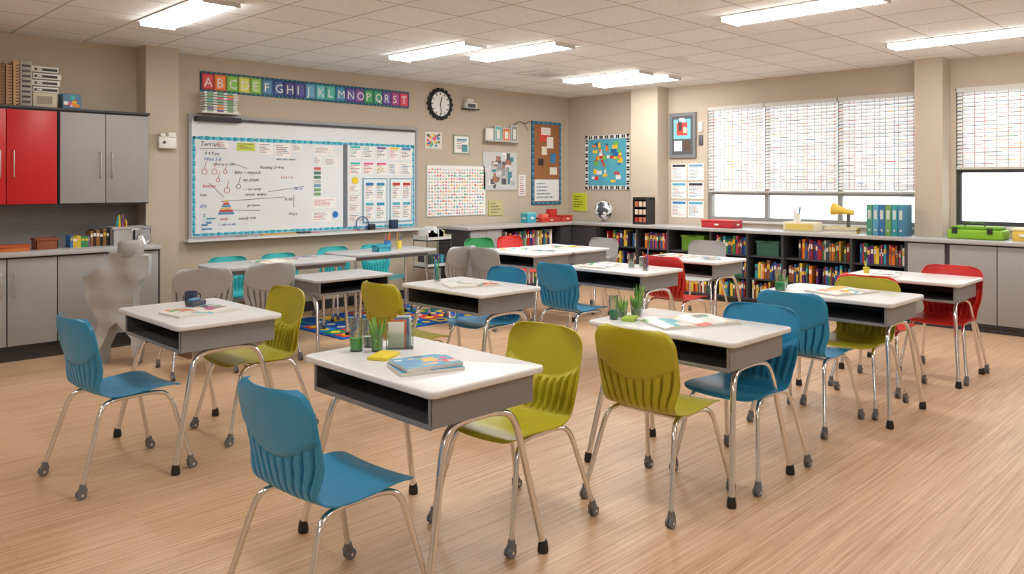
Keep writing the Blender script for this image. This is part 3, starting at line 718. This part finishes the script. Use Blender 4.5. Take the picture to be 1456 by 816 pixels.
# ------------------------------------------------------------------ counter objects
Z = .92
def pencil_cup(x, y, z, r=.035, h=.1, col=C(60, 150, 110), n=7, glass=False, name='pencil_cup'):
    b = MB(); b.lathe([(0, 0), (r*.88, 0), (r, h), (r-.003, h), (r*.86, .004), (0, .004)], 0, 0, 1 if glass else 0, col, 20)
    for i in range(n):
        a = random.uniform(0, 6.28); q = r*.55; t = r*.9; L = h+random.uniform(.04, .09)
        p0 = Vector((q*math.cos(a)*.5, q*math.sin(a)*.5, .006)); p1 = Vector((t*math.cos(a), t*math.sin(a), L)); c = random.choice(BRIGHT)
        b.tube([p0, p1], .0038, 0, c, 6); b.tube([p1, p1+(p1-p0).normalized()*.012], [.0038, .0008], 0, C(225, 195, 150), 6)
    b.obj(name, [PAINT, GLASS], (x, y, z))
def box_obj(name, x0, x1, y0, y1, z0, z1, col, lid=None, mat=PAINT):
    b = MB(); b.box(x0, x1, y0, y1, z0, z0+(z1-z0)*.8, 0, col, bev=.006)
    b.box(x0-.006, x1+.006, y0-.006, y1+.006, z0+(z1-z0)*.8, z1, 0, lid or col, bev=.006)
    b.box((x0+x1)/2-.03, (x0+x1)/2+.03, y0-.010, y0-.004, z0+(z1-z0)*.35, z0+(z1-z0)*.55, 0, C(235, 235, 230))
    b.box(x0-.010, x0-.004, (y0+y1)/2-.03, (y0+y1)/2+.03, z0+(z1-z0)*.35, z0+(z1-z0)*.55, 0, C(235, 235, 230))
    b.obj(name, [mat])
def book_stack(name, x, y, z, n, sx=.22, sy=.16, cols=None, rot=0):
    b = MB(); zz = 0
    for i in range(n):
        t = random.uniform(.012, .03); M = Matrix.Rotation(random.uniform(-.25, .25), 4, 'Z'); c = random.choice(cols or BOOKC)
        b.box(-sx/2, sx/2, -sy/2, sy/2, zz, zz+.002, 0, c, M=M); b.box(-sx/2+.004, sx/2-.004, -sy/2+.002, sy/2-.004, zz+.002, zz+t-.002, 0, C(238, 234, 224), M=M)
        b.box(-sx/2, sx/2, -sy/2, sy/2, zz+t-.002, zz+t, 0, c, M=M); b.box(-sx/2, sx/2, -sy/2-.001, -sy/2+.002, zz, zz+t, 0, c, M=M); zz += t
    b.obj(name, None, (x, y, z), rot)
book_stack('notebook_stack', 1.70, 7.72, Z, 3, .26, .18, [C(190, 90, 50), C(160, 70, 50), C(210, 120, 60)])
book_stack('notebook_stack', 1.40, 7.75, Z, 2, .26, .18)
bin_('brown_basket', 1.97, 7.78, Z, .17, .15, .1, C(140, 80, 52))
def upright_books(name, x0, x1, y, z, h, cols, d=.14):
    b = MB(); x = x0
    while x < x1-.005:
        t = min(random.uniform(.018, .035), x1-x); hh = h*random.uniform(.85, 1); c = random.choice(cols)
        b.box(x, x+t-.001, y-d/2, y+d/2, 0, hh, 0, c); b.box(x+.003, x+t-.004, y-d/2-.001, y-d/2, hh*.6, hh*.8, 0, random.choice([C(240, 235, 220), C(220, 180, 60)])); x += t
    b.obj(name, None, (0, 0, z))
upright_books('small_book_set', 2.16, 2.32, 7.8, Z, .11, [C(60, 140, 80), C(60, 120, 180), C(210, 180, 60), C(190, 80, 60), C(140, 90, 160)])
upright_books('small_book_set', 2.34, 2.50, 7.85, Z, .16, [C(60, 35, 30), C(110, 60, 40), C(40, 35, 35), C(150, 110, 60)])
bin_('pencil_bin', 2.60, 7.8, Z, .18, .18, .17, C(175, 175, 175))
b = MB()
for i in range(16):
    p0 = Vector((random.uniform(-.06, .06), random.uniform(-.06, .06), .01)); p1 = p0+Vector((random.uniform(-.03, .03), random.uniform(-.03, .03), random.uniform(.2, .27)))
    b.tube([p0, p1], .006, 0, random.choice(BRIGHT+[C(230, 190, 60)]), 6)
b.obj('pencils', None, (2.60, 7.8, Z))
bin_('pencil_bin', 2.79, 7.84, Z, .15, .17, .17, C(160, 160, 162))
b = MB(); b.lathe([(0, 0), (.055, 0), (.06, .01), (.05, .05), (.028, .085), (.03, .1), (.0, .105)], 0, 0, 0, seg=24)
b.tube(fillet([(.0, 0, .10), (0, 0, .15), (-.09, -.03, .15), (-.09, -.03, .11)], .03), .008, 0); b.tube(fillet([(.05, 0, .02), (.1, 0, .05), (.08, 0, .1), (.03, 0, .09)], .02), .006, 0)
b.obj('steel_pitcher', [STEEL], (2.72, 7.62, Z))
T0 = 2.17
b = MB()
for i in range(11): b.box(1.22+i*.055, 1.265+i*.055, 7.86, 8.1, 0, .37+.02*math.sin(i*2), 0, [C(176, 140, 104), C(196, 160, 120), C(150, 112, 80)][i % 3])
for i in range(11):
    for k in range(14): b.tube([(1.24+i*.055, 7.855, .01+k*.026), (1.265+i*.055, 7.850, .02+k*.026)], .004, 0, C(110, 80, 58), 5)
b.obj('wicker_magazine_files', None, (-.02, 0, T0))
b = MB(); z = 0
b.box(1.90, 2.09, 7.86, 8.08, 0, .13, 0, C(200, 190, 172), bev=.004); b.box(1.93, 2.05, 7.858, 7.86, .03, .10, 0, C(150, 140, 122))
b.box(1.80, 1.895, 7.86, 8.08, 0, .40, 0, C(170, 165, 155), bev=.004)
for i in range(8): b.box(1.815, 1.88, 7.857, 7.86, .03+i*.045, .05+i*.045, 0, C(70, 70, 72))
for i in range(4):
    z = .132+i*.06; b.box(1.90-.01*(i % 2), 2.10+.012*(i % 3), 7.86, 8.08, z, z+.05, 0, C(226, 224, 218), bev=.004); b.box(1.91, 2.09, 7.857, 7.86, z+.012, z+.034, 0, C(60, 60, 62)); b.box(1.93, 1.97, 7.855, 7.857, z+.016, z+.03, 0, C(210, 210, 205))
b.obj('binder_stack', None, (0, 0, T0))
b = MB(); b.box(2.14, 2.29, 7.88, 8.02, 0, .14, 0, C(90, 130, 160), bev=.004)
for i in range(12): x = 2.145+random.random()*.10; zz = .01+random.random()*.09; b.box(x, x+.035, 7.878-.0001*i, 7.88, zz, zz+.03, 0, random.choice(BRIGHT+[C(240, 240, 235)]))
b.obj('picture_box', None, (0, 0, T0))
box_obj('teal_box', 8.18, 8.36, 7.86, 8.0, Z, Z+.15, C(70, 170, 190), C(120, 200, 205))
box_obj('red_box', 8.42, 8.83, 7.8, 8.0, Z, Z+.07, C(200, 60, 50), C(215, 80, 65))
box_obj('red_box', 8.86, 9.08, 7.78, 8.0, Z, Z+.09, C(205, 70, 60), C(190, 50, 45))
b = MB(); b.box(8.5, 8.62, 7.85, 7.95, 0, .05, 0, C(230, 120, 100), bev=.005); b.box(8.66, 8.8, 7.84, 7.94, 0, .12, 0, C(190, 50, 45), bev=.006); b.obj('eraser_box', None, (0, 0, Z+.0705))
# globe
b = MB(); b.lathe([(0, 0), (.09, 0), (.09, .012), (.02, .03), (.012, .05), (0, .05)], 0, 0, 1, seg=24)
R = .135; prof = [(R*math.sin(math.pi*i/20), .18-R*math.cos(math.pi*i/20)) for i in range(21)]
b.lathe(prof, 0, 0, 0, seg=32)
b.tube([(.15*math.cos(t), 0, .18+.15*math.sin(t)) for t in [math.radians(-90+i*12) for i in range(16)]], .005, 1, seg=8)
gm, nt, bs = newmat('globe_map'); tc = nt.nodes.new('ShaderNodeTexCoord'); n = nt.nodes.new('ShaderNodeTexNoise'); n.inputs['Scale'].default_value = 14; cr = nt.nodes.new('ShaderNodeValToRGB')
cr.color_ramp.interpolation = 'CONSTANT'; cr.color_ramp.elements[1].position = .5; cr.color_ramp.elements[0].color = C(235, 235, 235); cr.color_ramp.elements[1].color = C(60, 66, 74)
nt.links.new(tc.outputs['Object'], n.inputs['Vector']); nt.links.new(n.outputs['Fac'], cr.inputs[0]); nt.links.new(cr.outputs[0], bs.inputs['Base Color'])
b.obj('desk_globe', [gm, STEEL], (9.08, 7.18, Z))
b = MB(); b.box(9.0, 9.19, 6.36, 6.6, 0, .02, 0, C(40, 38, 38)); b.box(9.17, 9.19, 6.36, 6.6, .02, .36, 0, C(45, 42, 42)); b.box(9.0, 9.19, 6.36, 6.6, .34, .38, 0, C(35, 33, 33), bev=.004)
for s in (6.36, 6.585): b.box(9.0, 9.17, s, s+.015, .02, .34, 0, C(45, 42, 42))
for r in range(3):
    b.box(9.0, 9.17, 6.375, 6.585, .02+r*.11, .028+r*.11, 0, C(50, 46, 46))
    for c in range(3): b.cyl((9.03, 6.41+c*.07, .03+r*.11), (9.03, 6.41+c*.07, .10+r*.11), .028, 0, random.choice([C(170, 50, 40), C(220, 200, 180), C(190, 110, 80)]), 14)
b.obj('coffee_pod_rack', None, (0, 0, Z))
box_obj('red_toolbox', 9.0, 9.25, 5.05, 5.50, Z, Z+.10, C(190, 45, 50), C(205, 70, 70))
b = MB(); b.box(9.05, 9.25, 4.0, 4.4, 0, .11, 0, C(236, 226, 196), bev=.005); b.box(9.04, 9.05, 4.03, 4.37, .02, .09, 0, C(225, 200, 110)); b.obj('cardboard_box', None, (0, 0, Z))
pencil_cup(9.15, 4.27, Z+.1105, .045, .1, C(238, 238, 234), 9)
book_stack('magazine_pile', 9.12, 3.72, Z, 3, .22, .36, [C(70, 60, 50), C(200, 170, 60), C(60, 90, 110)])
b = MB(); M = Matrix.Translation((9.15, 3.60, Z+.235)) @ Matrix.Rotation(math.radians(-80), 4, 'X')
b.lathe([(.025, 0), (.03, .0), (.035, .1), (.05, .17), (.075, .24), (.068, .24), (.045, .17), (.03, .1), (.02, .005)], 0, 0, 0, C(240, 205, 90), 24, M)
b.box(9.13, 9.17, 3.64, 3.67, Z+.07, Z+.22, 0, C(90, 90, 92))
b.obj('megaphone')
b = MB(); y = 2.99; cs = [C(70, 130, 160), C(60, 150, 160), C(110, 160, 90), C(60, 110, 160), C(90, 160, 190), C(80, 150, 120)]
for i in range(6):
    b.box(8.96, 9.22, y, y+.062, 0, .34, 0, cs[i], bev=.004); b.box(8.958, 8.96, y+.015, y+.047, .18, .28, 0, C(200, 212, 210)); b.cyl((8.957, y+.031, .06), (8.96, y+.031, .06), .012, 0, C(200, 200, 200), 12); y += .066
b.obj('ring_binder_row', None, (0, 0, Z))
b = MB(); b.box(9.0, 9.28, 2.07, 2.58, 0, .10, 0, C(130, 180, 45), bev=.02, seg=3); b.box(9.02, 9.26, 2.10, 2.55, .10, .135, 0, C(110, 160, 40), bev=.012, seg=3)
b.tube(fillet([(9.05, 2.24, .13), (9.05, 2.24, .165), (9.05, 2.42, .165), (9.05, 2.42, .13)], .02), .008, 0, C(60, 90, 30), 8)
for yy in (2.16, 2.48): b.box(8.99, 9.0, yy, yy+.05, .06, .12, 0, C(40, 50, 40))
b.obj('green_carry_case', None, (0, 0, Z))
box_obj('yellow_tissue_box', 9.05, 9.22, 1.82, 2.0, Z, Z+.13, C(225, 190, 80), C(240, 225, 180))

# supply cart
b = MB()
for z in (.12, .45, .78):
    b.box(-.2, .2, -.14, .14, z, z+.015, 0, C(215, 215, 212))
    for s in (-1, 1): b.box(s*.2, s*.19, -.14, .14, z, z+.07, 0, C(215, 215, 212)); b.box(-.2, .2, s*.14, s*.13, z, z+.05, 0, C(215, 215, 212))
for i in (-1, 1):
    for j in (-1, 1): b.cyl((i*.195, j*.135, .04), (i*.195, j*.135, .86), .009, 1, seg=8); b.cyl((i*.195, j*.135-.01, .022), (i*.195, j*.135+.01, .022), .022, 2, seg=14)
for i in range(12): x = random.uniform(-.16, .1); b.box(x, x+.05, -.1, .08, .795, .85+random.random()*.12, 0, random.choice([C(235, 235, 232), C(220, 225, 225), C(200, 200, 200), C(230, 220, 150)]))
for i in range(6): x = -.17+i*.055; b.box(x, x+.045, -.1, .08, .465, .6, 0, random.choice(BOOKC))
b.obj('supply_cart', [PAINT, CHROME, CASTER], (6.25, 7.66, 0))

# rug
b = MB(); b.box(4.15, 6.05, 6.45, 7.75, 0, .008, 0, C(40, 90, 170))
for i in range(9):
    for j in range(6):
        x = 4.2+i*.2; y = 6.5+j*.2; b.box(x+.01, x+.19, y+.01, y+.19, .008, .0095, 0, random.choice([C(50, 150, 80), C(240, 200, 50), C(40, 110, 200), C(40, 90, 170), C(60, 140, 210), C(220, 80, 50)]))
        b.lathe([(.0, .0095), (.05, .0095), (.05, .0105), (0, .0105)], x+.1, y+.1, 0, random.choice([C(240, 210, 60), C(30, 80, 160), C(230, 230, 225)]), 12)
b.obj('alphabet_rug', [attr_mat('rug_pile', .95, .1)])

# unidentified grey shape beside cabinets, given a stand-like ragged silhouette
sil = [(-.02, .93), (.30, .90), (.31, .74), (.24, .69), (.20, .62), (.18, .48), (.22, .40), (.27, .33), (.24, .05), (.21, 0), (.19, .06), (.17, .22), (.06, .36), (-.02, .30), (-.08, .14), (-.10, 0), (-.14, .04),
       (-.15, .16), (-.10, .36), (-.18, .48), (-.22, .62), (-.24, .72), (-.14, .76), (-.06, .84)]
bm = bmesh.new(); f = bm.faces.new([bm.verts.new((x, 0, z)) for x, z in sil]); e = bmesh.ops.extrude_face_region(bm, geom=[f])
for v in e['geom']:
    if isinstance(v, bmesh.types.BMVert): v.co.y += .16; v.co.x *= .85
bmesh.ops.recalc_face_normals(bm, faces=bm.faces[:]); bmesh.ops.triangulate(bm, faces=bm.faces[:]); bmesh.ops.subdivide_edges(bm, edges=bm.edges[:], cuts=2, use_grid_fill=True)
for v in bm.verts:
    if v.co.z > .02: v.co.y += .018*math.sin(v.co.x*23+v.co.z*9)+.010*math.sin(v.co.z*31)
b = MB(); b.bm(bm, 0, (1, 1, 1, 1), True)
b.lathe([(0, .88), (.09, .88), (.10, .9), (.10, 1.0), (.085, 1.02), (0, 1.025)], .13, .08, 1, seg=24)
b.obj('ragged_grey_shape', [simple('mottled_grey', C(176, 176, 176), .7, noise=.15, nscale=5), CABG], (2.22, 6.88, 0), -45)

# ------------------------------------------------------------------ things on desks
ZT = .760
def magazine(x, y, z, rot, w=.42, d=.28, name='open_magazine', closed=False):
    b = MB(); nx, ny = 24, 12; pal = [C(225, 70, 60), C(240, 180, 60), C(60, 130, 190), C(235, 235, 230), C(90, 190, 200), C(235, 235, 230), C(90, 160, 90), C(200, 190, 180), C(190, 80, 130), C(60, 60, 80), C(240, 130, 70)]
    base = [[C(60, 150, 190) if closed else C(238, 236, 230)]*ny for _ in range(nx)]
    for k in range(18 if closed else 15):
        i0, j0 = random.randrange(nx), random.randrange(ny); iw, jw = random.randint(2, 7), random.randint(1, 5); c = random.choice(pal)
        for i in range(i0, min(nx, i0+iw)):
            for j in range(j0, min(ny, j0+jw)): base[i][j] = c
    vs = []; fs = []; cs = []
    for i in range(nx+1):
        u = -1+2*i/nx; hz = .004+.014*math.sin(min(1, abs(u))*math.pi*.85)*(1 if abs(u) > .02 else .2)
        if closed: hz = .014
        for j in range(ny+1): vs.append((u*w/2, -d/2+d*j/ny, hz))
    for i in range(nx):
        for j in range(ny):
            a = i*(ny+1)+j; fs.append((a, a+ny+1, a+ny+2, a+1)); cs.append(base[i][j])
    o = len(vs); vs += [(v[0], v[1], 0.0) for v in vs]
    for i in range(nx):
        a = i*(ny+1); fs.append((a, a+o, a+o+ny+1, a+ny+1)); cs.append(C(230, 228, 220)); a += ny; fs.append((a, a+ny+1, a+o+ny+1, a+o)); cs.append(C(230, 228, 220))
    for j in range(ny):
        fs.append((j, j+1, j+1+o, j+o)); cs.append(C(215, 212, 205)); a = nx*(ny+1)+j; fs.append((a, a+o, a+o+1, a+1)); cs.append(C(215, 212, 205))
    b.add(vs, fs, 0, cs, False); return b.obj(name, [GLOSS], (x, y, z), rot)
def tumbler(x, y, r, h, col, name='drinking_glass', plant=False):
    b = MB(); b.lathe([(0, 0), (r*.85, 0), (r, h), (r-.003, h), (r*.82, .005), (0, .005)], 0, 0, 1, seg=20)
    b.lathe([(0, .006), (r*.78, .006), (r*.84, h*.4), (0, h*.4)], 0, 0, 0, col, 18)
    if plant:
        for i in range(14):
            a = random.uniform(0, 6.28); L = random.uniform(.0, .05); p = Vector((math.cos(a)*r*.4, math.sin(a)*r*.4, h*.4)); q = p+Vector((math.cos(a)*.025, math.sin(a)*.025, h*.5+L))
            b.tube([p, (p+q)/2, q], [.002, .006, .001], 0, random.choice([C(90, 160, 60), C(150, 190, 90), C(120, 180, 80)]), 6)
    b.obj(name, [PAINT, GLASS], (x, y, ZT))
# A
magazine(1.97, 2.46, ZT, -20, .26, .20, 'picture_book', True); magazine(1.975, 2.465, ZT+.0145, -14, .24, .19, 'picture_book', True)
tumbler(1.96, 2.93, .032, .14, C(90, 190, 80)); tumbler(2.05, 2.96, .03, .12, C(190, 200, 190)); tumbler(2.02, 2.86, .028, .11, C(120, 180, 90), plant=True)
b = MB(); b.box(-.07, .07, -.045, .045, 0, .014, 0, C(225, 205, 60), bev=.003); b.obj('sticky_note_pad', None, (1.97, 2.74, ZT), 30)
b = MB()
for s in (-1, 1): b.box(s*.06, s*.057, -.03, .03, 0, .11, 1)
b.box(-.06, .06, -.03, .03, 0, .004, 1); b.box(-.06, .06, .027, .03, 0, .11, 1); b.box(-.06, .06, -.03, -.027, 0, .07, 1)
for i, c in enumerate([C(235, 235, 230), C(220, 120, 90), C(90, 150, 190), C(240, 240, 236)]): b.box(-.05+.012*i, .02+.01*i, -.02+i*.01, -.016+i*.01, .005, .12+i*.008, 0, c)
b.obj('acrylic_card_holder', [PAINT, GLASS], (2.13, 2.84, ZT), -40)
# B
magazine(1.92, 4.44, ZT, 5, .38, .24)
b = MB(); b.lathe([(0, 0), (.035, 0), (.038, .07), (.034, .07), (.032, .005), (0, .005)], 0, 0, 0, C(50, 60, 90), 20)
b.tube(fillet([(.036, 0, .055), (.06, 0, .05), (.06, 0, .02), (.036, 0, .015)], .015), .004, 0, C(50, 60, 90), 8); b.obj('coffee_mug', None, (2.02, 4.82, ZT))
b = MB(); b.box(-.06, .06, -.03, .03, 0, .03, 0, C(80, 84, 100), bev=.006); b.box(-.05, .02, -.02, .02, .03, .045, 0, C(90, 140, 180), bev=.004); b.obj('pencil_case', None, (2.0, 4.70, ZT), 30)
# C
magazine(3.80, 4.22, ZT, -25, .38, .26); pencil_cup(3.80, 4.60, ZT, .03, .09, C(130, 140, 140), 6, True)
# D
magazine(3.60, 2.28, ZT, -25, .46, .30); tumbler(3.40, 2.62, .026, .13, C(60, 170, 130)); tumbler(3.50, 2.64, .032, .08, C(180, 200, 160), plant=True); tumbler(3.58, 2.60, .034, .09, C(170, 190, 150), plant=True)
tumbler(3.67, 2.65, .026, .14, C(130, 180, 80), plant=True); b = MB(); b.box(-.05, .05, -.035, .035, 0, .02, 0, C(160, 190, 70), bev=.004); b.obj('green_eraser', None, (3.44, 2.54, ZT), 20)
# E
magazine(5.34, 2.18, ZT, -20, .4, .28); tumbler(5.14, 2.52, .04, .14, C(60, 180, 110)); tumbler(5.26, 2.56, .035, .07, C(90, 190, 130), plant=True)
# F
magazine(6.56, 2.32, ZT, 10, .28, .2); pencil_cup(6.62, 2.5, ZT, .025, .05, C(220, 200, 60), 3)
# G
tumbler(5.66, 4.02, .035, .09, C(180, 190, 180)); tumbler(5.60, 4.12, .03, .12, C(200, 205, 200)); tumbler(5.74, 4.1, .035, .08, C(150, 190, 150)); pencil_cup(5.5, 3.9, ZT, .028, .1, C(150, 150, 152), 4, True)
magazine(5.48, 4.38, ZT, 12, .34, .24); magazine(6.72, 4.38, ZT, -15, .34, .24); magazine(6.75, 4.02, ZT, 40, .22, .16, 'picture_book', True)
magazine(6.15, 6.08, ZT, 20, .36, .26); magazine(6.8, 5.9, ZT, -20, .36, .26); magazine(6.2, 5.72, ZT, -60, .24, .18, 'picture_book', True)
magazine(3.6, 6.75, ZT, 10, .34, .22); magazine(4.05, 6.9, ZT, -15, .24, .18, 'picture_book', True)
pencil_cup(5.20, 7.16, ZT, .04, .1, C(60, 130, 190), 8); pencil_cup(5.35, 7.15, ZT, .03, .09, C(230, 210, 80), 5); bin_('supply_caddy', 5.0, 7.0, ZT, .16, .12, .07, C(70, 170, 190))

# ------------------------------------------------------------------ light, camera
w = bpy.data.worlds.new('daylight'); bpy.context.scene.world = w; w.use_nodes = True
bg = w.node_tree.nodes['Background']; bg.inputs[0].default_value = (0.95, 0.975, 1.0, 1); bg.inputs[1].default_value = 2.6

cam = bpy.data.cameras.new('camera'); co = bpy.data.objects.new('camera', cam); bpy.context.scene.collection.objects.link(co)
co.location = (0, 0, 1.5); co.rotation_euler = (math.radians(90), 0, math.radians(-45))
cam.sensor_width = 36; cam.lens = 27.57; cam.shift_y = -148/1456; cam.clip_start = .05
bpy.context.scene.camera = co
vs = bpy.context.scene.view_settings
vs.view_transform = 'Standard'; vs.look = 'None'; vs.exposure = 0.05
